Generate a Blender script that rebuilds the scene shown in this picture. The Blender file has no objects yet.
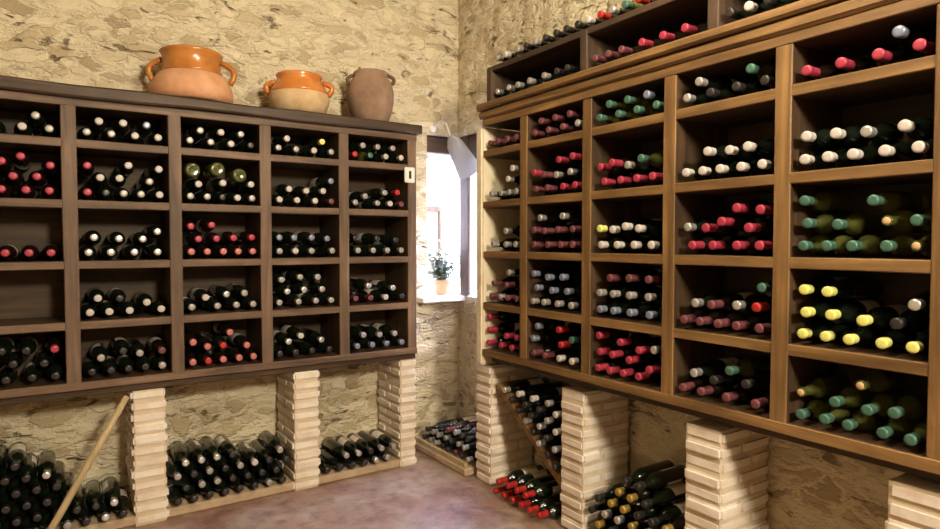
import bpy, bmesh, math, random
from mathutils import Vector, Matrix, noise
C = bpy.context.scene.collection
PI = math.pi
S = 1.18                      # one survey unit in metres
EYE = 1.12                    # eye height in survey units
def w(x, y, z):               # survey point (z measured from the eye) -> metres, floor at 0
    return (S*x, S*y, S*(z+EYE))
BR = .0344                    # bottle radius

# ------------------------------------------------------------------ materials
def nt(name):
    m = bpy.data.materials.new(name); m.use_nodes = True
    t = m.node_tree; b = t.nodes['Principled BSDF']
    return m, t, b
def node(t, kind, **kw):
    n = t.nodes.new(kind)
    for k, v in kw.items():
        if k in n.inputs: n.inputs[k].default_value = v
        else: setattr(n, k, v)
    return n
def ramp(t, fac, stops, interp='LINEAR'):
    r = t.nodes.new('ShaderNodeValToRGB'); e = r.color_ramp.elements; r.color_ramp.interpolation = interp
    while len(e) < len(stops): e.new(.5)
    for i, (p, c) in enumerate(stops):
        e[i].position = p; e[i].color = (*c, 1)
    t.links.new(fac, r.inputs['Fac']); return r.outputs['Color']
def mix(t, fac, a, b, mode='MIX'):
    n = t.nodes.new('ShaderNodeMix'); n.data_type = 'RGBA'; n.blend_type = mode
    for val, sock in ((fac, n.inputs['Factor']), (a, n.inputs['A']), (b, n.inputs['B'])):
        if hasattr(val, 'is_output'): t.links.new(val, sock)
        elif isinstance(val, (int, float)): sock.default_value = val
        else: sock.default_value = (*val, 1)
    return n.outputs['Result']
def mathn(t, op, a, b=0.):
    n = t.nodes.new('ShaderNodeMath'); n.operation = op
    for i, v in enumerate((a, b)):
        if hasattr(v, 'is_output'): t.links.new(v, n.inputs[i])
        else: n.inputs[i].default_value = v
    return n.outputs[0]
def coords(t, scale=(1, 1, 1)):
    tc = t.nodes.new('ShaderNodeTexCoord'); mp = t.nodes.new('ShaderNodeMapping')
    mp.inputs['Scale'].default_value = scale; t.links.new(tc.outputs['Object'], mp.inputs['Vector'])
    return mp.outputs['Vector']
def bump(t, b, h, strength, dist):
    n = t.nodes.new('ShaderNodeBump'); n.inputs['Strength'].default_value = strength; n.inputs['Distance'].default_value = dist
    t.links.new(h, n.inputs['Height']); t.links.new(n.outputs['Normal'], b.inputs['Normal'])
def plain(name, col, rough=.5, metal=0., spec=.5, **kw):
    m, t, b = nt(name)
    b.inputs['Base Color'].default_value = (*col, 1); b.inputs['Roughness'].default_value = rough
    b.inputs['Metallic'].default_value = metal; b.inputs['Specular IOR Level'].default_value = spec
    for k, v in kw.items(): b.inputs[k].default_value = v
    return m
def wood(name, axis, dark, light, rough=.55, gr=1.):
    m, t, b = nt(name)
    sc = [26., 26., 26.]; sc[axis] = 1.6
    v = coords(t, tuple(sc))
    n1 = node(t, 'ShaderNodeTexNoise', Scale=1.0*gr, Detail=6., Roughness=.6, Distortion=.6); t.links.new(v, n1.inputs['Vector'])
    sc2 = [3., 3., 3.]; v2 = coords(t, tuple(sc2))
    n2 = node(t, 'ShaderNodeTexNoise', Scale=1.3, Detail=3.); t.links.new(v2, n2.inputs['Vector'])
    c = ramp(t, n1.outputs['Fac'], [(.3, dark), (.52, tuple((a+b_)/2 for a, b_ in zip(dark, light))), (.72, light)])
    c = mix(t, ramp(t, n2.outputs['Fac'], [(.35, (0, 0, 0)), (.7, (1, 1, 1))]), c, mix(t, .55, c, dark))
    t.links.new(c, b.inputs['Base Color']); b.inputs['Roughness'].default_value = rough
    b.inputs['Specular IOR Level'].default_value = .35
    bump(t, b, n1.outputs['Fac'], .35, .004)
    return m
def stone(name, cream, tan, brown, scale=7.5, flat=2.1):
    """lime-washed rubble: pale smeared mortar over flat stones, mixed tones, small open pits"""
    m, t, b = nt(name)
    v = coords(t, (1, 1, flat))
    nz = node(t, 'ShaderNodeTexNoise', Scale=3.0, Detail=5., Roughness=.65); t.links.new(v, nz.inputs['Vector'])
    add = t.nodes.new('ShaderNodeVectorMath'); add.operation = 'MULTIPLY_ADD'
    t.links.new(nz.outputs['Color'], add.inputs[0]); add.inputs[1].default_value = (.45, .45, .45); t.links.new(v, add.inputs[2])
    vo = node(t, 'ShaderNodeTexVoronoi', feature='DISTANCE_TO_EDGE', Scale=scale); t.links.new(add.outputs[0], vo.inputs['Vector'])
    vc = node(t, 'ShaderNodeTexVoronoi', feature='F1', Scale=scale); t.links.new(add.outputs[0], vc.inputs['Vector'])
    sep = t.nodes.new('ShaderNodeSeparateColor'); t.links.new(vc.outputs['Color'], sep.inputs[0])
    fine = node(t, 'ShaderNodeTexNoise', Scale=15., Detail=6., Roughness=.7); t.links.new(v, fine.inputs['Vector'])
    big = node(t, 'ShaderNodeTexNoise', Scale=1.7, Detail=4., Roughness=.6); t.links.new(v, big.inputs['Vector'])
    st = ramp(t, sep.outputs[0], [(0., cream), (.45, cream), (.70, tan), (.90, tuple(x*.92 for x in tan)), (1., tuple(.5*(x+y) for x, y in zip(tan, brown)))])
    body = ramp(t, mathn(t, 'ADD', vo.outputs['Distance'], mathn(t, 'MULTIPLY', fine.outputs['Fac'], .10)), [(.07, (0, 0, 0)), (.22, (1, 1, 1))])
    col = mix(t, mathn(t, 'MULTIPLY', body, .8), cream, st)
    col = mix(t, ramp(t, fine.outputs['Fac'], [(.48, (0, 0, 0)), (.75, (.42, .42, .42))]), col, tan)
    # open pits and slots between the stones
    fx = coords(t, (7.5, 7.5, 19.)); fz = node(t, 'ShaderNodeTexNoise', Scale=1., Detail=4., Roughness=.55, Distortion=.7); t.links.new(fx, fz.inputs['Vector'])
    pit = ramp(t, mathn(t, 'ADD', fz.outputs['Fac'], mathn(t, 'MULTIPLY', big.outputs['Fac'], .25)), [(.755, (0, 0, 0)), (.82, (1, 1, 1))])
    gap = mathn(t, 'MULTIPLY', ramp(t, vo.outputs['Distance'], [(.0, (1, 1, 1)), (.045, (0, 0, 0))]), ramp(t, big.outputs['Fac'], [(.60, (0, 0, 0)), (.70, (.7, .7, .7))]))
    dark = mathn(t, 'MAXIMUM', gap, pit)
    col = mix(t, mathn(t, 'MULTIPLY', dark, .8), col, brown)
    t.links.new(col, b.inputs['Base Color']); b.inputs['Roughness'].default_value = .92; b.inputs['Specular IOR Level'].default_value = .12
    h = mathn(t, 'ADD', mathn(t, 'MULTIPLY', body, .35), mathn(t, 'MULTIPLY', fine.outputs['Fac'], .8))
    h = mathn(t, 'SUBTRACT', h, mathn(t, 'MULTIPLY', dark, .8))
    bump(t, b, h, .85, .03)
    return m
def plaster(name, c1, c2, sc=7., bstr=.4):
    m, t, b = nt(name)
    v = coords(t); n = node(t, 'ShaderNodeTexNoise', Scale=sc, Detail=6., Roughness=.65); t.links.new(v, n.inputs['Vector'])
    t.links.new(ramp(t, n.outputs['Fac'], [(.35, c1), (.68, c2)]), b.inputs['Base Color'])
    b.inputs['Roughness'].default_value = .85; b.inputs['Specular IOR Level'].default_value = .2
    bump(t, b, n.outputs['Fac'], bstr, .012)
    return m
def floor_mat():
    m, t, b = nt('worn_stone_floor')
    v = coords(t); n = node(t, 'ShaderNodeTexNoise', Scale=4.2, Detail=6., Roughness=.65, Distortion=.35); t.links.new(v, n.inputs['Vector'])
    n2 = node(t, 'ShaderNodeTexNoise', Scale=12., Detail=5.); t.links.new(v, n2.inputs['Vector'])
    n3 = node(t, 'ShaderNodeTexNoise', Scale=1.5, Detail=3.); t.links.new(v, n3.inputs['Vector'])
    c = ramp(t, n.outputs['Fac'], [(.30, (.11, .065, .05)), (.43, (.26, .13, .085)), (.54, (.31, .21, .15)), (.68, (.44, .36, .27))])
    c = mix(t, ramp(t, n3.outputs['Fac'], [(.42, (0, 0, 0)), (.62, (.7, .7, .7))]), c, (.34, .25, .165))
    c = mix(t, ramp(t, n2.outputs['Fac'], [(.46, (0, 0, 0)), (.72, (.75, .75, .75))]), c, (.12, .075, .06))
    t.links.new(c, b.inputs['Base Color'])
    t.links.new(ramp(t, n2.outputs['Fac'], [(.3, (.28, .28, .28)), (.75, (.5, .5, .5))]), b.inputs['Roughness'])
    b.inputs['Specular IOR Level'].default_value = .6
    bump(t, b, n.outputs['Fac'], .4, .03)
    return m
M = {}
M['stone'] = stone('limewashed_rubble', (.81, .715, .505), (.53, .42, .255), (.14, .095, .045))
M['plaster'] = plaster('cream_plaster', (.66, .56, .38), (.82, .74, .57))
M['white_plaster'] = plaster('white_plaster', (.72, .68, .60), (.85, .82, .76))
M['concrete'] = plaster('pale_ledge_render', (.40, .29, .19), (.55, .42, .28), 9.)
M['ceiling'] = plaster('ceiling_render', (.55, .46, .30), (.7, .6, .42))
M['floor'] = floor_mat()
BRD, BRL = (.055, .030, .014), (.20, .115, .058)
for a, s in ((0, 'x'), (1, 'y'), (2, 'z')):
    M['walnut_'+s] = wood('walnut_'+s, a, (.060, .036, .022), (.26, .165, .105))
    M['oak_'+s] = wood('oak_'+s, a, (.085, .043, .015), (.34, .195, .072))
    M['brown_'+s] = wood('brown_'+s, a, (.028, .016, .008), (.105, .060, .030))  # rack boards: tone darkened to carry the shade inside the bays
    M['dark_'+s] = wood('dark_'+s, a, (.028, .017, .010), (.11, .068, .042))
M['backboard'] = wood('backboard', 1, (.025, .015, .006), (.09, .05, .02))
M['backboard_x'] = wood('backboard_x', 0, (.035, .020, .009), (.12, .07, .032))
M['pole'] = wood('pole_wood', 2, (.36, .27, .14), (.60, .48, .28), .6)
M['glass_dark'] = plain('black_green_glass', (.006, .009, .005), .12, 0, .6)
M['glass_brown'] = plain('brown_black_glass', (.010, .006, .004), .13, 0, .6)
M['glass_olive'] = plain('olive_glass', (.22, .24, .06), .12, 0, .6, **{'Transmission Weight': .7, 'IOR': 1.45})
M['cork'] = plain('cork', (.55, .36, .18), .8)
def brick_mat():
    m, t, b = nt('limewashed_brick')
    v = coords(t, (1, 1, 1)); n = node(t, 'ShaderNodeTexNoise', Scale=9., Detail=5., Roughness=.6); t.links.new(v, n.inputs['Vector'])
    v2 = coords(t, (2, 2, 17.)); n2 = node(t, 'ShaderNodeTexNoise', Scale=1., Detail=2.); t.links.new(v2, n2.inputs['Vector'])
    c = ramp(t, n.outputs['Fac'], [(.32, (.68, .58, .47)), (.55, (.82, .76, .67)), (.75, (.88, .84, .77))])
    c = mix(t, ramp(t, n2.outputs['Fac'], [(.5, (0, 0, 0)), (.75, (.6, .6, .6))]), c, (.60, .40, .27))
    t.links.new(c, b.inputs['Base Color']); b.inputs['Roughness'].default_value = .9; b.inputs['Specular IOR Level'].default_value = .15
    bump(t, b, n.outputs['Fac'], .5, .008)
    return m
M['brick'] = brick_mat()
M['mortar'] = plaster('brick_mortar', (.58, .47, .34), (.70, .60, .46))

# ------------------------------------------------------------------ mesh helpers
def obj(name, bm, mats, parent=None, smooth=False, loc=None):
    me = bpy.data.meshes.new(name); bm.normal_update(); bm.to_mesh(me); bm.free()
    for m in (mats if isinstance(mats, (list, tuple)) else [mats]): me.materials.append(m)
    if smooth:
        for p in me.polygons: p.use_smooth = True
    o = bpy.data.objects.new(name, me); C.objects.link(o)
    if parent: o.parent = parent
    if loc: o.location = loc
    return o
def tag(o, label=None, cat=None, group=None, kind=None):
    for k, v in (('label', label), ('category', cat), ('group', group), ('kind', kind)):
        if v: o[k] = v
    return o
def thing(name, loc, label, cat, group=None, kind=None):
    o = bpy.data.objects.new(name, None); C.objects.link(o); o.location = loc; o.empty_display_size = .05
    return tag(o, label, cat, group, kind)
def box(bm, a, b, bev=0., mi=0, seg=1):
    """axis-aligned box from corner a to corner b"""
    lo = [min(p, q) for p, q in zip(a, b)]; hi = [max(p, q) for p, q in zip(a, b)]
    r = bmesh.ops.create_cube(bm, size=1.)
    vs = r['verts']
    for v in vs: v.co = Vector([l+(c+.5)*(h-l) for c, l, h in zip(v.co, lo, hi)])
    fs = list({f for v in vs for f in v.link_faces})
    if bev:
        rr = bmesh.ops.bevel(bm, geom=list({e for f in fs for e in f.edges}), offset=bev, segments=seg, affect='EDGES')
        fs = [f for f in rr['faces']] + [f for f in fs if f.is_valid]
    for f in fs:
        if f.is_valid: f.material_index = mi
    return vs
rng = random.Random(11)
def plank(bm, axis, a, b, bev=.003, wob=.0014, seg=.22):
    """a sawn board between corners a and b: chamfered section swept along `axis`, edges slightly uneven"""
    lo = [min(p, q) for p, q in zip(a, b)]; hi = [max(p, q) for p, q in zip(a, b)]
    u, v = [i for i in range(3) if i != axis]
    n = max(1, int((hi[axis]-lo[axis])/seg)); rings = []
    for k in range(n+1):
        t = lo[axis]+(hi[axis]-lo[axis])*k/n
        du0, du1, dv0, dv1 = [rng.uniform(-wob, wob) for _ in range(4)]
        U0, U1, V0, V1 = lo[u]+du0, hi[u]+du1, lo[v]+dv0, hi[v]+dv1
        pts = [(U0+bev, V0), (U1-bev, V0), (U1, V0+bev), (U1, V1-bev), (U1-bev, V1), (U0+bev, V1), (U0, V1-bev), (U0, V0+bev)]
        ring = []
        for p, q in pts:
            c = [0, 0, 0]; c[axis] = t; c[u] = p; c[v] = q
            ring.append(bm.verts.new(c))
        rings.append(ring)
    for r0, r1 in zip(rings, rings[1:]):
        for i in range(8): bm.faces.new((r0[i], r0[(i+1) % 8], r1[(i+1) % 8], r1[i]))
    bm.faces.new(rings[0][::-1]); bm.faces.new(rings[-1])
    bmesh.ops.recalc_face_normals(bm, faces=bm.faces)
def lathe(bm, prof, n=20, mi=0, mat=None, arc=None, closed_ends=True):
    rings = []
    full = arc is None
    m = n if full else n+1
    for r, z in prof:
        ring = []
        for k in range(m):
            a = 2*PI*k/n if full else arc[0]+(arc[1]-arc[0])*k/n
            co = Vector((r*math.cos(a), r*math.sin(a), z))
            ring.append(bm.verts.new(mat @ co if mat else co))
        rings.append(ring)
    for r0, r1 in zip(rings, rings[1:]):
        for k in range(m if full else n):
            f = bm.faces.new((r0[k], r0[(k+1) % m], r1[(k+1) % m], r1[k])); f.material_index = mi; f.smooth = True
    if full and closed_ends:
        for ring, flip in ((rings[0], True), (rings[-1], False)):
            f = bm.faces.new(ring[::-1] if flip else ring); f.material_index = mi
    return rings
def tube(bm, pts, rad, n=10, mi=0, cap=True):
    pts = [Vector(p) for p in pts]; rings = []
    prev = None
    for i, p in enumerate(pts):
        d = (pts[min(i+1, len(pts)-1)]-pts[max(i-1, 0)]).normalized()
        x = d.orthogonal().normalized() if prev is None else (prev-d*prev.dot(d)).normalized()
        prev = x; y = d.cross(x)
        r = rad[i] if isinstance(rad, (list, tuple)) else rad
        rings.append([bm.verts.new(p+(x*math.cos(2*PI*k/n)+y*math.sin(2*PI*k/n))*r) for k in range(n)])
    for r0, r1 in zip(rings, rings[1:]):
        for k in range(n):
            f = bm.faces.new((r0[k], r0[(k+1) % n], r1[(k+1) % n], r1[k])); f.smooth = True; f.material_index = mi
    if cap:
        bm.faces.new(rings[0][::-1]).material_index = mi; bm.faces.new(rings[-1]).material_index = mi
def struct(name, bm, mats, **k):
    o = obj(name, bm, mats, **k); o['kind'] = 'structure'; return o

# ------------------------------------------------------------------ camera
cam = bpy.data.cameras.new('camera'); cam.sensor_width = 36.; cam.lens = 626.6*36/940; cam.clip_start = .05
camo = bpy.data.objects.new('camera', cam); C.objects.link(camo)
camo.location = (0, 0, S*EYE); camo.rotation_euler = (math.radians(90-1.997), 0, math.radians(-33.563))
bpy.context.scene.camera = camo

# ------------------------------------------------------------------ room shell
BY, RX = 3.03*S, 1.93*S                  # inner faces of the back wall and of the wall behind the long rack
X0, Y0, H = -2.9, -2.6, 2.95
WX0, WY0, WZ0, WZ1 = 1.725*S, 2.62*S, S*(EYE-.325), S*(EYE+.60)     # corner window opening
def bumpy(u, z, seed, amp):
    p = Vector((u*4.6+seed, seed*1.7, z*7.6))
    q = p+Vector((noise.noise(p*.7), 0, noise.noise(p*.7+Vector((9, 3, 1)))))*.7
    d = noise.voronoi(q)[0]
    return amp*(min(d[1]-d[0], .45)/.45*.75+.35*noise.noise(p*2.3))
def stone_wall(name, axis, fixed, u0, u1, hole, seed, amp, step=.03):
    """rubble wall: a grid whose stones stand proud of their joints, with the window hole left out"""
    bm = bmesh.new()
    def ticks(a, b, marks):
        ks = sorted({a, b, *[m for m in marks if a < m < b]}); out = []
        for p, q in zip(ks, ks[1:]):
            n = max(1, round((q-p)/step)); out += [p+(q-p)*i/n for i in range(n)]
        return out+[ks[-1]]
    us = ticks(u0, u1, hole[:2]); zs = ticks(0, H, hole[2:]); g = []
    for u in us:
        row = []
        for z in zs:
            near = min(1., max(0., max(hole[0]-u, u-hole[1], hole[2]-z, z-hole[3], 0.)/.05))
            d = bumpy(u, z, seed, amp)*near*min(1, (u-u0)/.05, (u1-u)/.05 if u1-u > 0 else 0)
            row.append(bm.verts.new((u, fixed-d, z) if axis == 'y' else (fixed-d, u, z)))
        g.append(row)
    for i in range(len(us)-1):
        for j in range(len(zs)-1):
            if hole[0]-1e-6 <= us[i] and us[i+1] <= hole[1]+1e-6 and hole[2]-1e-6 <= zs[j] and zs[j+1] <= hole[3]+1e-6: continue
            bm.faces.new((g[i][j], g[i+1][j], g[i+1][j+1], g[i][j+1]))
    return struct(name, bm, M['stone'], smooth=True)
stone_wall('wall_back', 'y', BY, X0, RX, (WX0, RX, WZ0, WZ1), 3.1, .030)
stone_wall('wall_right', 'x', RX, Y0, BY, (WY0, BY, WZ0, WZ1), 7.7, .028)
b = bmesh.new(); box(b, (X0-.1, Y0, 0), (X0, BY, H)); struct('wall_left', b, M['plaster'])
b = bmesh.new(); box(b, (X0, Y0-.1, 0), (RX, Y0, H)); struct('wall_front', b, M['plaster'])
b = bmesh.new(); box(b, (X0-.1, Y0-.1, -.1), (RX, BY, 0)); struct('floor', b, M['floor'])
b = bmesh.new(); box(b, (X0-.1, Y0-.1, H), (RX+.4, BY+.4, H+.1)); struct('ceiling', b, M['ceiling'])
T = .36                                   # wall thickness at the window
b = bmesh.new()                           # outer skin and reveals, so daylight comes only through the opening
box(b, (WX0-.10, BY+.03, 0), (WX0, BY+T, H))                         # left reveal
box(b, (WX0, BY+.03, WZ1), (RX+T, BY+T, H)); box(b, (RX+.03, WY0-.1, WZ1), (RX+T, BY+.03, H))      # over the opening
box(b, (RX+.03, WY0-.1, 0), (RX+T, WY0, WZ1))                        # near reveal on the long-rack side
box(b, (WX0, BY+.03, 0), (RX+T, BY+T, WZ0)); box(b, (RX+.03, WY0, 0), (RX+T, BY+.03, WZ0))          # under the sill
struct('trim_1', b, M['white_plaster'])
wn = bpy.data.objects.new('window_1', None); C.objects.link(wn); wn.location = (RX, BY, WZ0); wn['kind'] = 'structure'
def at(o, p): return tuple(a-b_ for a, b_ in zip(p, o.location))
b = bmesh.new(); plank(b, 2, at(wn, (RX+.005, 2.935*S, WZ0)), at(wn, (RX+.03, 3.025*S, WZ1)), .005); obj('corner_post', b, M['dark_z'], wn)
b = bmesh.new(); plank(b, 0, at(wn, (WX0, BY+.035, WZ1-.115)), at(wn, (RX+T, BY+.30, WZ1-.002)), .006)
obj('lintel', b, M['dark_x'], wn)
b = bmesh.new(); plank(b, 1, at(wn, (RX+.012, WY0, S*(EYE+.43))), at(wn, (RX+.16, BY+.03, WZ1-.002)), .006); obj('lintel', b, M['dark_y'], wn)
b = bmesh.new(); box(b, at(wn, (1.655*S, 2.955*S, WZ0-.005)), at(wn, (RX-.0, BY+T, WZ0+.03)), .006); box(b, at(wn, (RX-.0, WY0+.01, WZ0-.005)), at(wn, (RX+T, BY+T, WZ0+.03)), .004)
obj('sill', b, M['white_plaster'], wn)
b = bmesh.new()                           # timber casement leaf folded against the left reveal
plank(b, 2, at(wn, (1.842*S, 3.30*S-.02, WZ0+.032)), at(wn, (1.866*S, 3.30*S+.02, WZ1-.1)), .003)
plank(b, 2, at(wn, (1.955*S, 3.30*S-.02, WZ0+.032)), at(wn, (1.975*S, 3.30*S+.02, S*(EYE+.20))), .003)
plank(b, 0, at(wn, (1.842*S, 3.30*S-.02, S*(EYE+.19))), at(wn, (1.975*S, 3.30*S+.02, S*(EYE+.22))), .003)
f = obj('shutter', b, M['walnut_z'], wn)
b = bmesh.new(); box(b, at(wn, (1.866*S, 3.30*S-.008, WZ0+.032)), at(wn, (1.955*S, 3.30*S+.008, S*(EYE+.19))), .002); obj('shutter_panel', b, M['pole'], f)
# ledges the floor bottles lie on
PL = .045
b = bmesh.new(); box(b, (-1.1, 2.765*S, 0), (1.50*S, BY, PL), .008); struct('trim_2', b, M['concrete'])
b = bmesh.new(); box(b, (1.614*S, 2.475*S, 0), (RX, BY-.002, PL), .008); struct('trim_3', b, M['concrete'])
ZRT = S*1.659-.018
# plastered pier that closes the far end of the long rack
b = bmesh.new(); box(b, (1.622*S, 2.345*S+.002, S*(EYE-.563)), (RX-.03, 2.398*S, ZRT), .010, seg=2); struct('trim_4', b, M['plaster'])

# ------------------------------------------------------------------ brick pillars
def pillar(x0, x1, y0, y1, h, label, seed):
    """single-leaf pillar of limewashed bricks, courses a little out of line"""
    r = random.Random(seed); bm = bmesh.new()
    cx, cy = (x0+x1)/2, (y0+y1)/2
    n = 12; ch = h/n
    box(bm, (x0-cx+.008, y0-cy+.008, 0), (x1-cx-.008, y1-cy-.004, h-.004), 0, 1)
    long_x = (x1-x0) > (y1-y0)
    for k in range(n):
        dx, dy = r.uniform(-.006, .006), r.uniform(-.006, .006)
        z0, z1 = k*ch+.004+r.uniform(-.001, .001), (k+1)*ch-.003+r.uniform(-.001, .001)
        L0, L1 = (x0-cx, x1-cx) if long_x else (y0-cy, y1-cy)
        joint = L0+(L1-L0)*((.62 if k % 2 else .40)+r.uniform(-.03, .03))
        for a, b_ in ((L0, joint-.004), (joint+.004, L1)):
            e = r.uniform(-.003, .003)
            if long_x: box(bm, (a+dx*(a == L0), y0-cy+e+dy, z0), (b_, y1-cy+e+dy, z1), .010, 0, 2)
            else: box(bm, (x0-cx+e+dx, a+dy*(a == L0), z0), (x1-cx+e+dx, b_, z1), .010, 0, 2)
    o = obj('brick_pillar', bm, [M['brick'], M['mortar']], loc=(cx, cy, 0))
    for p in o.data.polygons: p.use_smooth = False
    return tag(o, label, 'pillar', 'brick pillars under the racks', 'thing')
def shaded_board(name, b, base, lit_front, parent, front):
    o = obj(name, b, [base, lit_front], parent)                     # bay shade put into the board colour, lit front edges into a paler wood
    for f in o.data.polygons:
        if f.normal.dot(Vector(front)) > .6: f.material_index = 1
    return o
ZB = S*(EYE-.578)                          # underside of both racks
for k, (xa, xb) in enumerate(((.241, .364), (.878, .999), (1.408, 1.502))):
    pillar(xa*S, xb*S, 2.75*S, BY-.03, ZB, ('cream brick pillar beside the leaning wooden pole under the clay-pot rack',
        'cream brick pillar in the middle under the clay-pot rack', 'cream brick pillar under the window end of the clay-pot rack')[k], 20+k)
for k, (ya, yb) in enumerate(((2.436, 2.314), (1.841, 1.713), (1.259, 1.127), (.683, .56))):
    pillar(1.647*S, RX-.03, yb*S, ya*S, S*(EYE-.565), ('cream brick pillar nearest the window under the bottle-topped rack',
        'cream brick pillar between red-capped floor bottles and gold-capped heap', 'cream brick pillar just past the gold-capped floor heap',
        'cream brick pillar farthest from the window, cut by the frame')[k], 30+k)

# ------------------------------------------------------------------ racks
ZL = [S*v for v in (1.636, 1.486, 1.262, 1.037, .811, .586)]
ZR = [S*v for v in (1.659, 1.520, 1.291, 1.066, .834, .620)]
YL, XR, LX0, LW, RY0, RW = 2.731*S, 1.627*S, .0514*S, .355*S, 2.4226*S, .370*S
TH, UP = .036, .056
def clay_rack():
    t = thing('wine_rack', (LX0+1.5*LW, YL+.17, ZB), 'dark wooden bottle rack with three clay pots standing on top', 'rack')
    L = lambda p: at(t, p)
    xa, xb = LX0-LW-UP/2, LX0+4*LW+UP/2
    yb = BY-.035
    for c in range(-1, 5):
        x = LX0+LW*c
        b = bmesh.new(); plank(b, 2, L((x-UP/2, YL, ZL[5]-TH/2+.003)), L((x+UP/2, yb, ZL[0]))); shaded_board('upright', b, M['brown_z'], M['walnut_z'], t, (0, -1, 0))
    for z in ZL[1:5]:
        b = bmesh.new(); plank(b, 0, L((xa+.004, YL+.002, z-TH/2)), L((xb-.004, yb, z+TH/2))); shaded_board('shelf', b, M['brown_x'], M['walnut_x'], t, (0, -1, 0))
    b = bmesh.new(); plank(b, 0, L((xa, YL-.003, ZL[0]-TH/2)), L((xb, yb, ZL[0]+TH/2))); shaded_board('top_rail', b, M['brown_x'], M['walnut_x'], t, (0, -1, 0))
    b = bmesh.new(); plank(b, 0, L((xa, YL-.003, ZL[5]-TH/2)), L((xb, yb, ZL[5]+TH/2))); shaded_board('bottom_shelf', b, M['brown_x'], M['walnut_x'], t, (0, -1, 0))
    b = bmesh.new(); plank(b, 0, L((xa, YL+.02, ZB)), L((xb, yb, ZL[5]-TH/2+.001))); obj('base_board', b, M['brown_x'], t)
    b = bmesh.new(); plank(b, 0, L((xa-.02, YL-.035, ZL[0]+TH/2)), L((xb+.02, BY-.03, ZL[0]+TH/2+.052)), .008, .004); obj('top_board', b, M['dark_x'], t)
    b = bmesh.new(); box(b, L((xa+.01, yb-.012, ZB+.02)), L((xb-.01, yb+.004, ZL[0]))); obj('back_panel', b, M['backboard_x'], t)
    return ZL[0]+TH/2+.0575
def long_rack():
    t = thing('wine_rack', (XR+.17, RY0-3*RW, ZB), 'long golden-brown wooden bottle rack carrying a second narrow rack on top', 'rack')
    L = lambda p: at(t, p)
    ya, yb = RY0-6*RW-UP/2, 2.345*S
    xb = RX-.03
    for c in range(1, 7):
        y = RY0-RW*c
        b = bmesh.new(); plank(b, 2, L((XR, y-UP/2, ZR[5]-TH/2+.003)), L((xb, y+UP/2, ZR[0]))); shaded_board('upright', b, M['brown_z'], M['oak_z'], t, (-1, 0, 0))
    for z in ZR[1:5]:
        b = bmesh.new(); plank(b, 1, L((XR+.002, ya+.004, z-TH/2)), L((xb, yb, z+TH/2))); shaded_board('shelf', b, M['brown_y'], M['oak_y'], t, (-1, 0, 0))
    b = bmesh.new(); plank(b, 1, L((XR-.003, ya, ZR[0]-TH/2)), L((xb, yb, ZR[0]+TH/2))); shaded_board('top_rail', b, M['brown_y'], M['oak_y'], t, (-1, 0, 0))
    b = bmesh.new(); plank(b, 1, L((XR-.003, ya, ZR[5]-TH/2)), L((xb, yb, ZR[5]+TH/2))); shaded_board('bottom_shelf', b, M['brown_y'], M['oak_y'], t, (-1, 0, 0))
    b = bmesh.new(); plank(b, 1, L((XR+.06, ya, ZR[5]-TH/2-.040)), L((xb, yb, ZR[5]-TH/2+.001))); obj('base_board', b, M['brown_y'], t)
    z0 = ZR[0]+TH/2; z1 = S*(EYE+.622)     # moulded cornice
    b = bmesh.new(); plank(b, 1, L((XR-.016, ya, z0)), L((RX-.03, 2.36*S, z0+(z1-z0)*.55)), .010, .002)
    plank(b, 1, L((XR-.032, ya, z0+(z1-z0)*.55)), L((RX-.03, 2.36*S, z1)), .008, .002); obj('cornice', b, M['oak_y'], t)
    b = bmesh.new(); box(b, L((xb-.012, ya+.01, ZB+.03)), L((xb+.004, yb-.005, ZR[0]))); obj('back_panel', b, M['backboard'], t)
    return z1
ZTOP_L = clay_rack(); ZTOP_R = long_rack()
def narrow_rack(z):
    x0, x1 = 1.653*S, RX-.024
    ups = [2.335*S, 1.73*S, 1.18*S, .63*S, .15*S]
    t = thing('bottle_tray', ((x0+x1)/2, 1.2*S, z), 'narrow dark wooden rack of one row standing on top of the long rack', 'rack')
    L = lambda p: at(t, p)
    for y in ups:
        b = bmesh.new(); plank(b, 2, L((x0, y-.022, z)), L((x1, y+.022, S*(EYE+.785)))); obj('upright', b, M['dark_z'], t)
    b = bmesh.new(); plank(b, 1, L((x0+.002, ups[-1]-.02, z)), L((x1, ups[0]+.02, S*(EYE+.642)))); obj('bottom_shelf', b, M['dark_y'], t)
    b = bmesh.new(); plank(b, 1, L((x0+.002, ups[-1]-.02, S*(EYE+.768))), L((x1, ups[0]+.02, S*(EYE+.792)))); obj('top_shelf', b, M['dark_y'], t)
    b = bmesh.new(); box(b, L((x1-.001, ups[-1], z)), L((x1+.01, ups[0], S*(EYE+.79)))); obj('back_panel', b, M['dark_y'], t)
narrow_rack(ZTOP_R+.003)

# ------------------------------------------------------------------ clay pots
def clay(name, c1, c2, sc=14., rough=.75, bs=.15):
    m, t, b_ = nt(name); v = coords(t)
    n = node(t, 'ShaderNodeTexNoise', Scale=sc, Detail=5., Roughness=.6); t.links.new(v, n.inputs['Vector'])
    t.links.new(ramp(t, n.outputs['Fac'], [(.32, c1), (.68, c2)]), b_.inputs['Base Color']); b_.inputs['Roughness'].default_value = rough
    bump(t, b_, n.outputs['Fac'], bs, .006); return m
M['terracotta'] = clay('terracotta', (.52, .25, .12), (.68, .37, .21))
M['glaze'] = clay('honey_glaze', (.36, .13, .025), (.55, .22, .05), 9., .22, .05)
M['orange_glaze'] = clay('orange_glaze', (.50, .16, .03), (.66, .26, .06), 9., .25, .05)
M['cream_clay'] = clay('cream_clay', (.50, .33, .16), (.66, .48, .27))
M['brown_clay'] = clay('brown_clay', (.20, .12, .075), (.38, .25, .17), 7., .85, .3)
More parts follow.
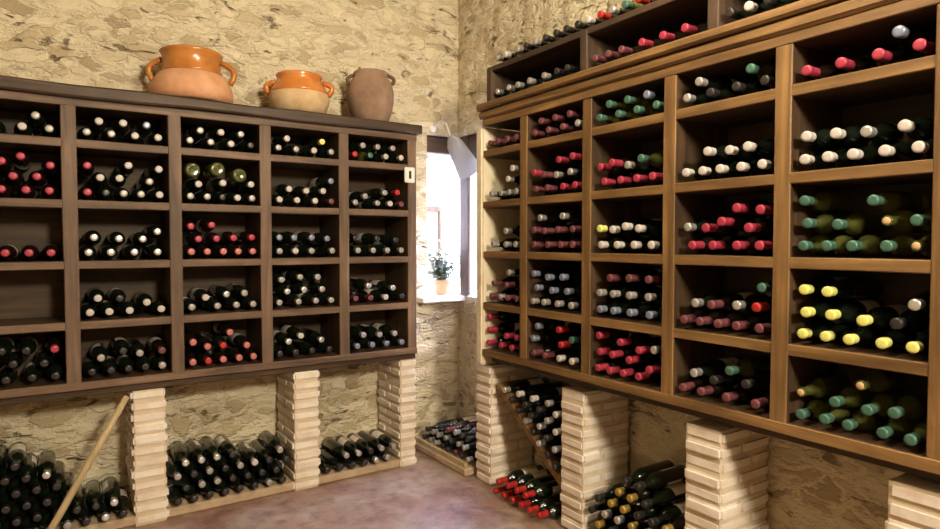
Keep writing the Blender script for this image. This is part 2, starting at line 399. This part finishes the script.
M['dark_clay'] = clay('dark_clay', (.10, .06, .04), (.18, .11, .07), 7., .85, .3)
def handle_bm(side, r0, z0, r1, z1, out, rad, width=0):
    b = bmesh.new(); pts = []
    for k in range(9):
        s = k/8; r = r0+(r1-r0)*s+out*math.sin(PI*s); z = z0+(z1-z0)*s+.25*out*math.sin(PI*s)
        pts.append((side*r, 0, z))
    tube(b, pts, rad, 10)
    return b
# wide casserole
t = thing('clay_casserole', (.490*S*1.011, 2.855*S, ZTOP_L), 'wide terracotta casserole with honey-glazed collar and two loop handles on the rack', 'pot', 'clay pots on the rack')
b = bmesh.new()
lathe(b, [(.02, .004), (.165, .0), (.180, .008), (.190, .030), (.191, .055), (.184, .085), (.168, .115), (.150, .136), (.140, .144),
          (.130, .14), (.155, .11), (.172, .07), (.170, .04), (.02, .02)], 40); obj('body', b, M['terracotta'], t)
b = bmesh.new()
lathe(b, [(.1445, .140), (.140, .152), (.135, .17), (.133, .20), (.136, .225), (.142, .236), (.145, .244), (.140, .250), (.131, .246), (.123, .226), (.122, .19), (.128, .145)], 40)
obj('glazed_collar', b, M['glaze'], t)
for s in (-1, 1):
    o = obj('handle', handle_bm(s, .134, .212, .176, .105, .040, .014), M['glaze'], t); o.rotation_euler = (0, 0, -.35)
# squat pot
t = thing('clay_pot', (.944*S*1.011, 2.86*S, ZTOP_L), 'squat cream clay pot with orange-glazed rim and two ear handles on the rack', 'pot', 'clay pots on the rack')
b = bmesh.new()
lathe(b, [(.02, .003), (.120, .0), (.140, .02), (.156, .06), (.160, .095), (.152, .125), (.136, .15), (.125, .15), (.14, .12), (.148, .09), (.14, .05), (.02, .02)], 36); obj('body', b, M['cream_clay'], t)
b = bmesh.new()
lathe(b, [(.1545, .115), (.152, .130), (.142, .150), (.128, .168), (.118, .184), (.117, .200), (.124, .212), (.120, .219), (.110, .215), (.104, .200), (.106, .17), (.125, .145), (.140, .118)], 36)
obj('glazed_rim', b, M['orange_glaze'], t)
for s in (-1, 1):
    o = obj('handle', handle_bm(s, .122, .185, .152, .115, .036, .015), M['orange_glaze'], t); o.rotation_euler = (0, 0, -.45)
# tall jar
t = thing('clay_jar', (1.297*S*1.012, 2.86*S, ZTOP_L), 'tall brown clay jar with two small ears near its mouth on the rack end', 'jar', 'clay pots on the rack')
b = bmesh.new()
lathe(b, [(.02, .003), (.085, .0), (.100, .02), (.120, .07), (.131, .13), (.132, .185), (.124, .225), (.108, .255), (.098, .270), (.095, .284), (.100, .295), (.094, .300), (.084, .294), (.082, .27), (.10, .24), (.115, .18), (.108, .1), (.02, .02)], 32); obj('body', b, M['brown_clay'], t)
for s in (-1, 1):
    o = obj('handle', handle_bm(s, .094, .284, .122, .232, .024, .011), M['dark_clay'], t); o.rotation_euler = (0, 0, -.5)

# ------------------------------------------------------------------ small things
M['white_paint'] = plain('white_enamel', (.78, .78, .80), .35)
M['lamp_shade'] = plain('opal_glass', (.88, .90, .96), .45, 0, .5, **{'Transmission Weight': .45, 'IOR': 1.2})
M['switch_white'] = plain('white_plastic', (.8, .79, .75), .4)
M['black_plastic'] = plain('black_plastic', (.02, .02, .02), .4)
M['brass'] = plain('aged_brass', (.5, .36, .15), .35, .9)
t = thing('switch_plate', (1.4525*S, YL-.0035, S*(EYE+.33)), 'small white switch plate on the window-end upright of the clay-pot rack', 'switch')
b = bmesh.new(); box(b, (-.032, -.012, -.044), (.032, 0, .044), .004, seg=2); obj('plate', b, M['switch_white'], t)
b = bmesh.new(); box(b, (-.007, -.018, -.022), (.007, -.011, .022), .002); tag(obj('rocker', b, M['black_plastic'], t), 'black rocker')
# pole
pb = Vector(w(-.085, 2.655, -1.12)); pt = Vector(w(.2205, 2.70, -.585))
d = pt-pb
b = bmesh.new(); tube(b, [Vector((0, 0, .003)), d*.3+Vector((.002, 0, 0)), d*.62, d], [.0155, .0150, .0145, .013], 12)
o = obj('wooden_pole', b, M['pole'], loc=pb); tag(o, 'pale wooden pole leaning from the floor against the rack beside a pillar', 'pole')
# window lamp: enamel funnel on a bent arm fixed above the opening
Lp = Vector(w(1.748, 2.80, .575)); wall_pt = Vector(w(1.765, 3.03, .64))
t = thing('wall_lamp', wall_pt, 'white opal-glass funnel lamp hanging on a bent arm in front of the window', 'lamp')
a0 = Vector(w(1.752, 2.80, .530))-wall_pt; a1 = Vector(w(1.862, 2.80, .372))-wall_pt
b = bmesh.new(); tube(b, [(0, .0, 0), (-.004, -.08, .02), (-.012, -.19, -.01), (a0.x-.03, a0.y, a0.z+.05), tuple(a0)], .007, 8); obj('arm', b, M['white_paint'], t)
b = bmesh.new(); R = Matrix.Translation((0, .004, 0)) @ Matrix.Rotation(PI/2, 4, 'X'); lathe(b, [(.03, -.02), (.032, .005), (.024, .014), (.008, .018)], 16, mat=R); obj('mount', b, M['white_paint'], t)
dirv = (a1-a0); Ls = dirv.length; q = dirv.to_track_quat('Z', 'Y').to_matrix().to_4x4()
b = bmesh.new(); lathe(b, [(.018, -.035), (.026, -.025), (.036, -.01), (.052, .02), (.066, Ls*.5), (.082, Ls), (.079, Ls), (.063, Ls*.5), (.048, .03), (.02, .0)], 28, mat=Matrix.Translation(a0) @ q, closed_ends=True); obj('shade', b, M['lamp_shade'], t)
# potted plant on the sill
M['leaf'] = clay('grey_green_leaf', (.16, .22, .18), (.36, .42, .38), 20., .6, .1)
M['stem'] = plain('plant_stem', (.14, .17, .06), .7)
M['soil'] = plain('potting_soil', (.05, .03, .02), .95)
t = thing('potted_plant', w(1.865, 3.105, 0)[:2]+(WZ0+.03,), 'leafy grey-green plant in a tan clay pot on the window sill', 'plant')
b = bmesh.new(); lathe(b, [(.03, .0), (.045, .0), (.055, .05), (.062, .085), (.066, .086), (.066, .10), (.058, .10), (.052, .085), (.03, .08)], 24); obj('pot', b, M['cream_clay'], t)
rr = random.Random(4)
b = bmesh.new(); bs = bmesh.new()
for k in range(60):
    a = rr.uniform(0, 2*PI); sp = rr.uniform(.04, .25); hh = rr.uniform(.10, .30)
    if math.sin(a)*sp < -.14: continue
    tip = Vector((math.cos(a)*sp*(.95 if math.cos(a) > 0 else .75), math.sin(a)*sp*.30, .07+hh*(1.1-sp*2.0)))
    base = Vector((rr.uniform(-.03, .03), rr.uniform(-.03, .03), .08)); midp = (base+tip)/2+Vector((0, 0, .03))
    tube(bs, [base, midp, tip], [.0025, .002, .0012], 5)
    for j in range(8):
        s = .25+.75*j/7; c = base*(1-s)**2+midp*2*s*(1-s)+tip*s*s
        la = rr.uniform(0, 2*PI); ln = rr.uniform(.035, .07); wd = ln*.5
        dv = Vector((math.cos(la), math.sin(la), rr.uniform(-.3, .6))).normalized(); sd = dv.cross(Vector((0, 0, 1))).normalized(); up = sd.cross(dv)
        vs = [bm_v for bm_v in (b.verts.new(c), b.verts.new(c+dv*ln*.5+sd*wd/2+up*.004), b.verts.new(c+dv*ln-up*.006), b.verts.new(c+dv*ln*.5-sd*wd/2+up*.004), b.verts.new(c+dv*ln*.5-up*.002))]
        for i in range(4): b.faces.new((vs[i], vs[(i+1) % 4], vs[4])) if False else None
        b.faces.new((vs[0], vs[1], vs[4])); b.faces.new((vs[1], vs[2], vs[4])); b.faces.new((vs[2], vs[3], vs[4])); b.faces.new((vs[3], vs[0], vs[4]))
obj('foliage', b, M['leaf'], t); obj('stem', bs, M['stem'], t)
b = bmesh.new(); lathe(b, [(.01, .082), (.054, .085)], 20); obj('soil', b, M['soil'], t)
# diagonal board in the bin under the long rack, and the rail in front of the corner bin
b = bmesh.new()
p0 = Vector((0, 1.86*S, S*.155)); p1 = Vector((0, 2.295*S, S*(.155+(.47-.155)*(2.295-1.86)/.43)))
d = (p1-p0); nrm = Vector((0, -d.z, d.y)).normalized()*.0165
if nrm.z < 0: nrm = -nrm
c0 = (p0+p1)/2
for x in (1.668*S, 1.905*S):
    pass
vs = []
for x in (1.668*S, 1.905*S):
    for p in (p0-nrm, p1-nrm, p1+nrm, p0+nrm): vs.append(b.verts.new((x-1.79*S, p.y-c0.y, p.z-c0.z)))
for q_ in ((0, 1, 2, 3), (7, 6, 5, 4), (0, 4, 5, 1), (1, 5, 6, 2), (2, 6, 7, 3), (3, 7, 4, 0)): b.faces.new([vs[i] for i in q_])
bmesh.ops.bevel(b, geom=list(b.edges), offset=.003, segments=1, affect='EDGES'); bmesh.ops.recalc_face_normals(b, faces=b.faces)
tag(obj('diagonal_board', b, M['oak_y'], loc=(1.79*S, c0.y, c0.z)), 'olive-brown board set diagonally between two pillars under stacked bottles', 'board')
b = bmesh.new(); plank(b, 1, (-.011, -.30, 0), (.011, .30, .03), .003)
tag(obj('ledge_rail', b, M['pole'], loc=(1.629*S, 2.745*S, PL)), 'pale wooden rail holding the corner floor bottles beneath the window', 'rail')
# ------------------------------------------------------------------ bottles
CELLS = """L00|k404,366 k1344,366 w2285,366 g3225,366 g874,879 g2755,879
L01|g404,366 g1344,366 w2285,366 w3225,366 w874,879 w1814,879 b2755,879
L02|g404,366 g1344,366 w2285,366 k3225,366 g874,879 w1814,879 g2755,879
L03|g404,366 g1344,366 w2285,366 g3225,366 w874,879 y2755,879
L04|r404,366 t1344,366 w2285,366 w3225,366 g874,879 g1814,879 g2755,879
L10|p775,366 p1524,366 p2364,366 p3183,366 p1111,978 p1937,929 p2757,943 p3234,1453 p1550,1520 p2206,1760
L11|p384,366 k1084,366 g1784,366 g2484,366 w3245,366 w1634,1048 w879,1033 g2846,963 w1995,1645 p394,1535 w3229,1546
L12|g384,366 g1145,366 k1845,366 w2545,366 g3245,366 w1874,1063 w759,955 w3220,1064 n2659,1478 n1629,1717 n502,1604
L13|w438,366 w1376,366 w2344,366 m3245,366 w2789,903 w962,928 w1862,871 b3218,1455
L14|g425,366 g1748,366 w2545,366 m3245,366 g1021,729 r3001,1020 g2183,963
L20|p785,366 p1603,366 p2417,366 p3187,366
L21|s384,366 s1233,366 s2164,366 s3131,366 s1559,983 s593,1032 s2523,965 s3126,1316
L22|d384,366 d1123,366 d1845,366 d2545,366 d3245,366 p3224,1064 p726,975 p1543,996 p2339,1033 p387,1585 p1322,1657
L23|g414,366 w1248,366 g2106,366 g3245,366 b2994,1017 b421,1064 b1175,1060 b2112,1064
L24|g589,366 g1492,366 g2359,366 g3245,366 k413,1042 k2866,952 k1739,1019
L31|w384,366 w1130,366 w1940,366 w3245,366 w2639,713 k1549,944 w696,990
L32|g384,366 g1550,366 g2444,366 g3245,366 w1007,804 s1978,918 g2837,943
L33|g389,366 g1386,366 g2333,366 g3169,366 s811,922 s1686,996 s2670,977 g505,1549 g1477,1662 g2426,1631
L34|m397,366 m1297,366 w2224,366 k3242,366 s2699,877 s1178,1054
L40|k821,366 k1521,366 k2420,366 k3245,366 k1779,1014 k2854,944 p3239,1526 k2237,1542 k1392,1595
L41|k413,366 k1145,366 k1845,366 k2545,366 g3245,366 g769,967 g2317,1026 k1641,1200 m3241,1064
L42|d384,366 r1084,366 d1784,366 d2545,366 d3245,366 d1062,1064 r1782,1064 d2905,975 d2112,1679 d414,1322
L43|k384,366 k1201,366 k2119,366 k3065,366 s837,962 s2621,905 w1488,1215
L44|b501,366 b1407,366 b2277,366 b3235,366 g864,963 g2787,901 g1842,912
R01|m404,366 m1191,366 m1979,366 m2766,366
R11|g620,366 g1386,366 g2086,366 g2786,366 w1978,1056 w2477,1543
R21|g769,366 g1827,366 g2748,366 s1824,1064
R31|m599,366 g1386,366 m2086,366 m2786,366 m779,1041 m1838,1018 g2091,1669
R41|p384,366 p1421,366 p2367,366 p2772,935 p384,1064 p1938,917 p412,1761
R02|m404,366 m1403,366 m2403,366 s3402,366 m904,851 m1903,851 m2902,851
R12|m564,366 m1413,366 p2412,366 p3266,366 s1996,927 m1147,1012 s2936,981 p466,1163 p3123,1653 p2126,1612
R22|m435,366 m1437,366 m2269,366 m3102,366 m411,1064 m3093,1064 m2158,1055 m1170,1011 s798,1644 s2492,1668
R32|g384,366 g1199,366 g2121,366 g3062,366 b602,1029 b1766,967 b2725,977 b399,1697 b1404,1564 b2450,1619
R42|m384,366 m1222,366 w2215,366 w3090,366 b412,1063 b698,1700 r2415,1035 t3050,1325 r2204,1700
R03|t404,366 t1403,366 t2403,366 t3402,366 t904,851 t1903,851 b2902,851
R13|p662,366 p1528,366 p2399,366 p3247,366 g1977,922 p397,1012 t2646,1121 p1087,1117
R23|w520,366 w1398,366 w2282,366 w3189,366 y398,1053 w1119,1006 w1807,1118 w2531,1018
R33|b495,366 b1267,366 b2162,366 b3130,366 g429,1061 g1231,1063 g2100,1061 g3021,1055 m997,1721 m2069,1759 m3061,1752
R43|p384,366 p1084,366 p1784,366 p2564,366 p1209,1053 p3150,744 p460,1060 p2136,969 p2649,1442 s3339,1546 p392,1755 p1615,1620
R04|s404,366 k1403,366 k2403,366 k3402,366 g904,851 t2902,851
R14|w384,366 w1084,366 w1784,366 w2561,366 w3349,366 w2847,1003 w1296,1031 w2119,978
R24|p700,366 p1550,366 p2462,366 p3296,366 s476,1027 p1233,988 p1902,1189 p2927,958 p3305,1545 p2437,1637
R34|m384,366 m1084,366 m1815,366 m2515,366 m3330,366 m1529,1003 s822,1013 s2502,1064 r3212,1054 t3411,1723
R44|m396,366 m1171,366 m2177,366 m3253,366 s865,993 k1653,870 k2878,955 t2272,1302
R05|p404,366 p1403,366 p2403,366 p3402,366 b2902,851
R15|w384,366 w1084,366 w1784,366 w2602,366 w3422,366 s2144,964 w3091,981 w436,1062 w1290,1033
R25|t384,366 t1084,366 t1809,366 t2722,366 q3422,366 t3411,1064 q2696,1064 t491,1056 t1377,1000 t2328,1657 t412,1749
R35|y384,366 y1084,366 y1784,366 y2636,366 y3422,366 y517,1051 y1263,1041 y2151,960 k2995,964 s3421,1517 y407,1741 y1106,1721
R45|t397,366 t1097,366 t1797,366 t2719,366 t3422,366 q416,1064 t2288,915 t3005,1003 t1429,980 q2093,1585"""
BINS = """A|k-6224,814 k-5504,814 s-4784,814 k-4064,814 s-3344,814 s-2624,814 s-1904,814 k-1184,814 k-464,814 g256,814 k976,814 s1696,814 k2416,814 k-5864,1410 k-5144,1410 k-4424,1410 g-3704,1410 k-2984,1410 g-2264,1410 k-1544,1410 k-824,1410 k-104,1410 k616,1410 k1336,1410 s2056,1410 k-6224,2005 g-5504,2005 k-4784,2005 k-4064,2005 g-3344,2005 k-2624,2005 k-1904,2005 k-1184,2005 k-464,2005 k256,2005 g-5864,2601 k-5144,2601 k-4424,2601 k-3704,2601 k-2984,2601 k-2264,2601 k-1544,2601 k-824,2601 k-104,2601 k-6224,3197 k-5504,3197 k-4784,3197 k-4064,3197 s-3344,3197 s-2624,3197 k-1904,3197 k-1184,3197 s-464,3197 k-5864,3792 g-5144,3792 k-4424,3792 k-3704,3792 k-2984,3792 g-2264,3792 k-1544,3792 k-6224,4388 k-5504,4388 k-4784,4388 k-4064,4388 k-3344,4388
B|k4726,814 k5446,814 k6166,814 k6886,814 k7606,814 k8326,814 g9046,814 k9766,814 k5086,1410 g5806,1410 g6526,1410 k7246,1410 k7966,1410 k8686,1410 k9406,1410 k9966,1823 g4726,2005 k5446,2005 g6166,2005 k6886,2005 g7606,2005 w8326,2005 k9046,2005 g9606,2419 s5086,2601 s5806,2601 s6526,2601 k7246,2601
C|k12219,814 k12939,814 k13659,814 k14379,814 s15099,814 g15819,814 g16219,1384 g13299,1410 s14019,1410 k14739,1410 g15459,1410
D|g29589,814 k30309,814 m31029,814 k31749,814 k32469,814 g33189,814 g33909,814 k34629,814 g29949,1410 g30669,1410 k31389,1410 g32109,1410 g32829,1410 g33549,1410 k34269,1410 k29589,2005 k30309,2005 g31029,2005 m31749,2005 k32469,2005
E|k22155,2630 k22715,3043 s22155,3457 s23275,3457 k22715,3870 k23835,3870 w22155,4283 s23275,4283 g24395,4283 g22715,4697 k23835,4697 k24955,4697 w22155,5110 k23275,5110 k24395,5110 k25515,5110 g22715,5523 w23835,5523 w24955,5523 s26075,5523
F|r22402,384 r23108,384 r23814,384 r24520,384 r25226,384 r25932,384 r23461,986 r24167,986 r24873,986 r25579,986
G|k15276,384 s15996,384 o16716,384 o17436,384 k18156,384 o18876,384 k19596,384 k15636,980 o16356,980 o17076,980 k17796,980 k18516,980 o19236,980 k19756,1442 k15276,1575 k15996,1575 o16716,1575 o17436,1575 s18156,1575 s18876,1575 k19316,2115 o15636,2171 k16356,2171 k17076,2171 o17796,2171 o18516,2171 k16716,2767 o17436,2767 o18156,2767 k17076,3362 k17796,3362
T|s26949,21166 s25929,21166 g25226,21166 g24291,21166 g23163,21166 k22252,21166 k21549,21166 m19794,21166 m19033,21166 m18308,21166 p17206,21166 p16178,21166 p15172,21166 k13320,21166 w12617,21166 k11914,21166 k10973,21166
U|g26969,22936 w26256,22936 g25243,22936 k24540,22936 g23837,22936 k23100,22936 k22312,22936 k21609,22936 k20906,22936 w20203,22936 r19500,22936 s18797,22936 t18094,22936 r17391,22936 k16688,22936 s15985,22936 t15282,22936 m14579,22936 m13876,22936"""
STUFF = set([0,1,4,13,20,21,22,23,24,26,27,28,29,30,31,32,33,37,54,56,57,58,65,68,69,71,73,75,76,77,78,80,92,101,103,108,111,112,113,114,115,125,132,135,139,142,145,148,166,170,176,179,183,184,185,186,187,190,191,192,193,194,195,196,197,198,199,200,201,202,203,204,205,206,207,208,209,210,211,212,213,214,216,218,219,220,221,222,223,224,225,227,228,230,231,232,233,237,238,239,240,245,246,248,251,255,258,261,262,267,274,282,290,294,297,303,307,313,343,399,400,401,402,403,404,405,406,407,408,409,410,411,412,413,414,415,416,417,418,419,420,421,422,423,424,425,426,427,428,429,430,431,432,433,434,435,436,437,438,439,443,444,445,446,447,448,452,453,454,455,456,457,459,460,461,462,463,464,465,466,467,468,469,470,471,472,473,474,475,476,477,478,479,480,481,482,483,484,485,486,492,493,494,495,496,497,498,499,500,501,502,503,504,505,506,507,508,509,510,511,512,513,514,515,516,517,518,519,520,521,522,523,524,525,526,527,528,529,530,531,532,533,534,535,536,537,538,539,540,543,544,545,546,547,548,549,550,551,552,553,554,555,556,557,558,559,560,561,562,563,564,565,566,567,568,569,570,571,572,573,574,575,576,577,578,579,580,581,582,583,584,585,586,587,588,589,590,591,592,599,600,601,602,603,604,605,606,607,608,609,610,611,612,613,614,615,616,617,618,619])            # the bottles that show least in the photo are kept as one mass
UNSEEN = set([])
BL = .290
def foil(name, col, rough=.35, metal=.25):
    m = plain(name, col, rough, metal, .5); return m
FOIL = {'w': ('white', 'white_foil', (.52, .48, .45), .4, .0), 's': ('silver', 'silver_foil', (.72, .72, .72), .28, .75), 'g': ('grey', 'grey_foil', (.36, .34, .32), .4, .3),
        'k': ('black', 'black_foil', (.025, .022, .022), .35, .1), 'r': ('red', 'red_foil', (.40, .022, .018), .4, .1), 'p': ('crimson', 'crimson_foil', (.36, .035, .065), .4, .1),
        'd': ('rose', 'rose_foil', (.50, .16, .15), .4, .1), 'm': ('maroon', 'maroon_foil', (.16, .05, .06), .4, .15), 'y': ('yellow', 'yellow_foil', (.72, .72, .20), .4, .0),
        't': ('teal', 'teal_foil', (.06, .15, .11), .4, .2), 'b': ('slate', 'slate_foil', (.22, .25, .34), .35, .3), 'o': ('gold', 'gold_foil', (.48, .33, .08), .35, .5)}
for k, (nm, mn, col, ro, me_) in FOIL.items(): M['foil_'+k] = foil(mn, col, ro, me_)
def label_mat(name, c1, c2):
    m, t, b_ = nt(name); v = coords(t, (1, 1, 1))
    sp = t.nodes.new('ShaderNodeSeparateXYZ'); t.links.new(v, sp.inputs[0])
    k = ramp(t, mathn(t, 'FRACT', mathn(t, 'MULTIPLY', sp.outputs['Z'], 22.)), [(.0, c1), (.80, c1), (.84, c2), (.92, c2), (.96, c1)])
    t.links.new(k, b_.inputs['Base Color']); b_.inputs['Roughness'].default_value = .6; return m
M['paper'] = label_mat('cream_label', (.72, .68, .60), (.45, .36, .24))
BODY = [(.006, .004), (.022, .0), (.0320, .001), (.0338, .006), (.0339, .175), (.0332, .186), (.030, .200), (.022, .214), (.0165, .224), (.0145, .236), (.0136, .262), (.0136, .276), (.0150, .278), (.0150, .2835), (.0132, .2855)]
CAPS = [(.0142, .252), (.0147, .255), (.0147, .265), (.0147, .276), (.0161, .2775), (.0161, .2855), (.0152, .2888), (.010, .2900), (.004, .2901)]
def me_of(name, mats, *profs):
    bm = bmesh.new()
    for i, (p, kw) in enumerate(profs): lathe(bm, p, 20, i, **kw)
    me = bpy.data.meshes.new(name); bm.normal_update(); bm.to_mesh(me); bm.free()
    for m in mats: me.materials.append(m)
    return me
BODIES = {g: me_of('bottle_glass', [M[g]], (BODY, {})) for g in ('glass_dark', 'glass_brown', 'glass_olive')}
LONG = [(.0150, .230), (.0153, .234), (.0147, .262)] + CAPS[3:]
CAPM = {k: me_of('capsule', [M['foil_'+k]], (LONG if k in 'rpm' else CAPS, {})) for k in FOIL}
LAB = me_of('paper_label', [M['paper']], ([(.0341, .045), (.0343, .046), (.0343, .135), (.0341, .136)], dict(arc=(-2.3, 2.3))))
CORK = me_of('cork', [M['cork']], ([(.004, .2840), (.0105, .2841), (.0105, .2885), (.004, .289)], {}))
ORD = ['zeroth', 'first', 'second', 'third', 'fourth', 'fifth', 'sixth', 'seventh', 'eighth', 'ninth', 'tenth', 'eleventh', 'twelfth', 'thirteenth', 'fourteenth',
       'fifteenth', 'sixteenth', 'seventeenth', 'eighteenth', 'nineteenth', 'twentieth']
SHELF = ['top', 'second', 'third', 'fourth', 'bottom']
ROT_L = Matrix.Rotation(PI/2, 4, 'X'); ROT_R = Matrix.Rotation(-PI/2, 4, 'Y')
todo = []           # (style, matrix, label, group)
br = random.Random(77)
def parse(txt):
    for line in txt.strip().split('\n'):
        key, rest = line.split('|')
        yield key, [(e[0], int(e[1:].split(',')[0])/1e4, int(e.split(',')[1])/1e4) for e in rest.split()]
def layers(items, towards_window_is_larger, z0):
    """layer number and order from the window for every bottle of one bay"""
    lay = [max(1, 1+round((z-z0)/.058)) for s, a, z in items]; out = []
    for i, (s, a, z) in enumerate(items):
        row = sorted([(-(items[j][1]) if towards_window_is_larger else items[j][1]) for j in range(len(items)) if lay[j] == lay[i]])
        out.append((lay[i], 1+row.index(-a if towards_window_is_larger else a)))
    return out
def lay_name(n, top):
    return 'bottom' if n == 1 else ORD[n]
def glass_of(s, n):
    if s in 'ntq': return 'glass_olive'
    return 'glass_brown' if s in 'mpdo' else 'glass_dark'
def cap_name(s):
    return {'n': 'base-out green', 'q': 'cork-stopped green'}.get(s) or FOIL[s][0]+'-capped'
def put(s, left, front, u, z, label, group, tip=None):
    R = (ROT_L if left else ROT_R)
    spin = br.uniform(-PI, PI); rec = br.uniform(.002, .012) if tip is None else tip
    if left: loc = Vector((u, front+rec+BL, z))
    else: loc = Vector((front+rec+BL, u, z))
    m = R @ Matrix.Rotation(spin, 4, 'Z')
    if s == 'n':                                          # turned round, base to the room
        loc -= Vector((0, BL, 0)) if left else Vector((BL, 0, 0))
        m = R @ Matrix.Rotation(PI, 4, 'X') @ Matrix.Rotation(spin, 4, 'Z')
    todo.append((s, Matrix.Translation(loc) @ m, label, group))
for key, items in parse(CELLS):
    left, r, c = key[0] == 'L', int(key[1]), int(key[2])-1
    zb = (ZL if left else ZR)[r+1]+TH/2
    nm = layers(items, left, BR)
    rack = 'clay-pot rack' if left else 'bottle-topped rack'
    bay = ORD[4-c] if left else ORD[c+1]
    for (s, a, z), (ly, k) in zip(items, nm):
        lab = '%s bottle %s from window in %s layer, %s shelf, %s bay from window, %s' % (cap_name(s).replace(' green', '-green'), ORD[k], lay_name(ly, 0), SHELF[r], bay, rack.replace(' rack', '-rack') if False else rack)
        u = LX0+LW*c+UP/2+a if left else (RY0-RW*c-UP/2 if c else 2.345*S)-a
        put(s, left, YL if left else XR, u, zb+z, lab, 'bottles in the '+rack)
BIN_INFO = {'A': (1, YL, 'floor pile behind the leaning wooden pole'), 'B': (1, YL, 'wide floor stack between pole-side and middle pillars'), 'C': (1, YL, 'low floor row under clay-pot rack end'),
            'D': (0, 0, 'corner floor stack beneath the window'), 'E': (0, 0, 'stack above the diagonal board'), 'F': (0, 0, 'floor pile below the diagonal board'),
            'G': (0, 0, 'floor heap under the long rack'), 'T': (0, 0, 'in the narrow top rack'), 'U': (0, 0, 'on top of the narrow top rack')}
TIPS = {'A': 2.735*S, 'B': 2.742*S, 'C': 2.742*S, 'D': 1.646*S, 'E': 1.646*S, 'F': 1.585*S, 'G': 1.644*S, 'T': 1.656*S, 'U': 1.654*S}
for key, items in parse(BINS):
    left, _, txt = BIN_INFO[key]
    nm = layers(items, True, min(z for s, a, z in items))
    for (s, a, z), (ly, k) in zip(items, nm):
        if key in 'TU': lab = '%s bottle lying %s, %s from window' % (cap_name(s), txt, ORD[k])
        elif ly == 1: lab = '%s bottle %s from window, bottom layer, %s' % (cap_name(s), ORD[k], txt)
        else: lab = '%s bottle %s from window, %s layer, %s' % (cap_name(s), ORD[k], lay_name(ly, 0), txt)
        put(s, left, TIPS[key], a, z, lab, 'bottles '+txt if txt.startswith(('in', 'on')) else 'bottles in the '+txt, tip=br.uniform(-.006, .006) if key not in 'TU' else br.uniform(0, .004))
def link(name, me, parent=None):
    o = bpy.data.objects.new(name, me); C.objects.link(o)
    if parent: o.parent = parent
    return o
# one bottle of each kind with its parts, then copies
protos = {}
mass_v, mass_f, mass_i, mass_mats = [], [], [], []
def midx(m):
    if m not in mass_mats: mass_mats.append(m)
    return mass_mats.index(m)
def parts_of(s, n):
    ps = [(BODIES[glass_of(s, n)], 'glass')]
    if s in FOIL: ps.append((CAPM[s], 'capsule'))
    elif s == 'q': ps.append((CORK, 'cork'))
    if s not in 'tqn' and n % 3 != 1: ps.append((LAB, 'paper_label'))
    return ps
for i, (s, mat, lab, grp) in enumerate(todo):
    if i in UNSEEN: continue
    ps = parts_of(s, i)
    if i in STUFF:
        for me, nm in ps:
            k0 = len(mass_v); mi = midx(me.materials[0])
            mass_v += [tuple(mat @ v.co) for v in me.vertices]
            for p in me.polygons: mass_f.append(tuple(k0+q for q in p.vertices)); mass_i.append(mi)
        continue
    key = (s, len(ps), ps[-1][1])
    if key not in protos:
        root = link('wine_bottle', ps[0][0])
        protos[key] = (root, [link(nm, me, root) for me, nm in ps[1:]])
    else:
        src, kids = protos[key]
        root = src.copy(); C.objects.link(root)
        for ch in kids:
            c_ = ch.copy(); c_.parent = root; C.objects.link(c_)
    root.matrix_world = mat
    tag(root, lab, 'bottle', grp, 'thing')
if STUFF:
    me = bpy.data.meshes.new('wine_bottles'); me.from_pydata(mass_v, [], mass_f)
    for m in mass_mats: me.materials.append(m)
    me.polygons.foreach_set('material_index', mass_i); me.polygons.foreach_set('use_smooth', [len(f) == 4 for f in mass_f]); me.update()
    o = bpy.data.objects.new('wine_bottles', me); C.objects.link(o)
    tag(o, 'remaining dark bottles half hidden deep in the two racks and floor stacks', 'bottles', None, 'stuff')

# ------------------------------------------------------------------ light
sc = bpy.context.scene
wd = bpy.data.worlds.new('daylight'); sc.world = wd; wd.use_nodes = True
wt = wd.node_tree; bg = wt.nodes['Background']
tcw = wt.nodes.new('ShaderNodeTexCoord'); sx = wt.nodes.new('ShaderNodeSeparateXYZ'); wt.links.new(tcw.outputs['Generated'], sx.inputs[0])
sky = wt.nodes.new('ShaderNodeValToRGB'); wt.links.new(sx.outputs['Z'], sky.inputs['Fac'])      # hazy sky, brighter overhead
sky.color_ramp.elements[0].position = .12; sky.color_ramp.elements[0].color = (.092, .094, .108, 1)
sky.color_ramp.elements[1].position = .60; sky.color_ramp.elements[1].color = (.58, .61, 1., 1)
wt.links.new(sky.outputs['Color'], bg.inputs['Color']); bg.inputs['Strength'].default_value = 80.
def area(name, loc, target, size, power, col):
    l = bpy.data.lights.new(name, 'AREA'); l.shape = 'DISK'; l.size = size; l.energy = power; l.color = col
    o = bpy.data.objects.new(name, l); C.objects.link(o); o.location = loc
    o.rotation_euler = (Vector(target)-Vector(loc)).to_track_quat('-Z', 'Y').to_euler(); return o
WARM = (1., .875, .68)
def bulb(name, loc, power, rad, col):
    l = bpy.data.lights.new(name, 'POINT'); l.energy = power; l.color = col; l.shadow_soft_size = rad
    o = bpy.data.objects.new(name, l); C.objects.link(o); o.location = loc; return o
bulb('ceiling_lamp', (1.14, 1.05, 2.76), 85, .10, WARM)
area('ceiling_lamp', (.95, -1.7, 2.6), (.9, 2.6, .9), .5, 155, WARM)
sc.view_settings.view_transform = 'Standard'; sc.view_settings.look = 'None'; sc.view_settings.exposure = 0.; sc.view_settings.gamma = 1.
sc.view_settings.use_curve_mapping = False
sc.cycles.use_denoising = True
sc.cycles.max_bounces = 8; sc.cycles.transmission_bounces = 6; sc.cycles.glossy_bounces = 4; sc.cycles.diffuse_bounces = 4
sc.cycles.sample_clamp_indirect = 4.
sc.cycles.caustics_reflective = False; sc.cycles.caustics_refractive = False
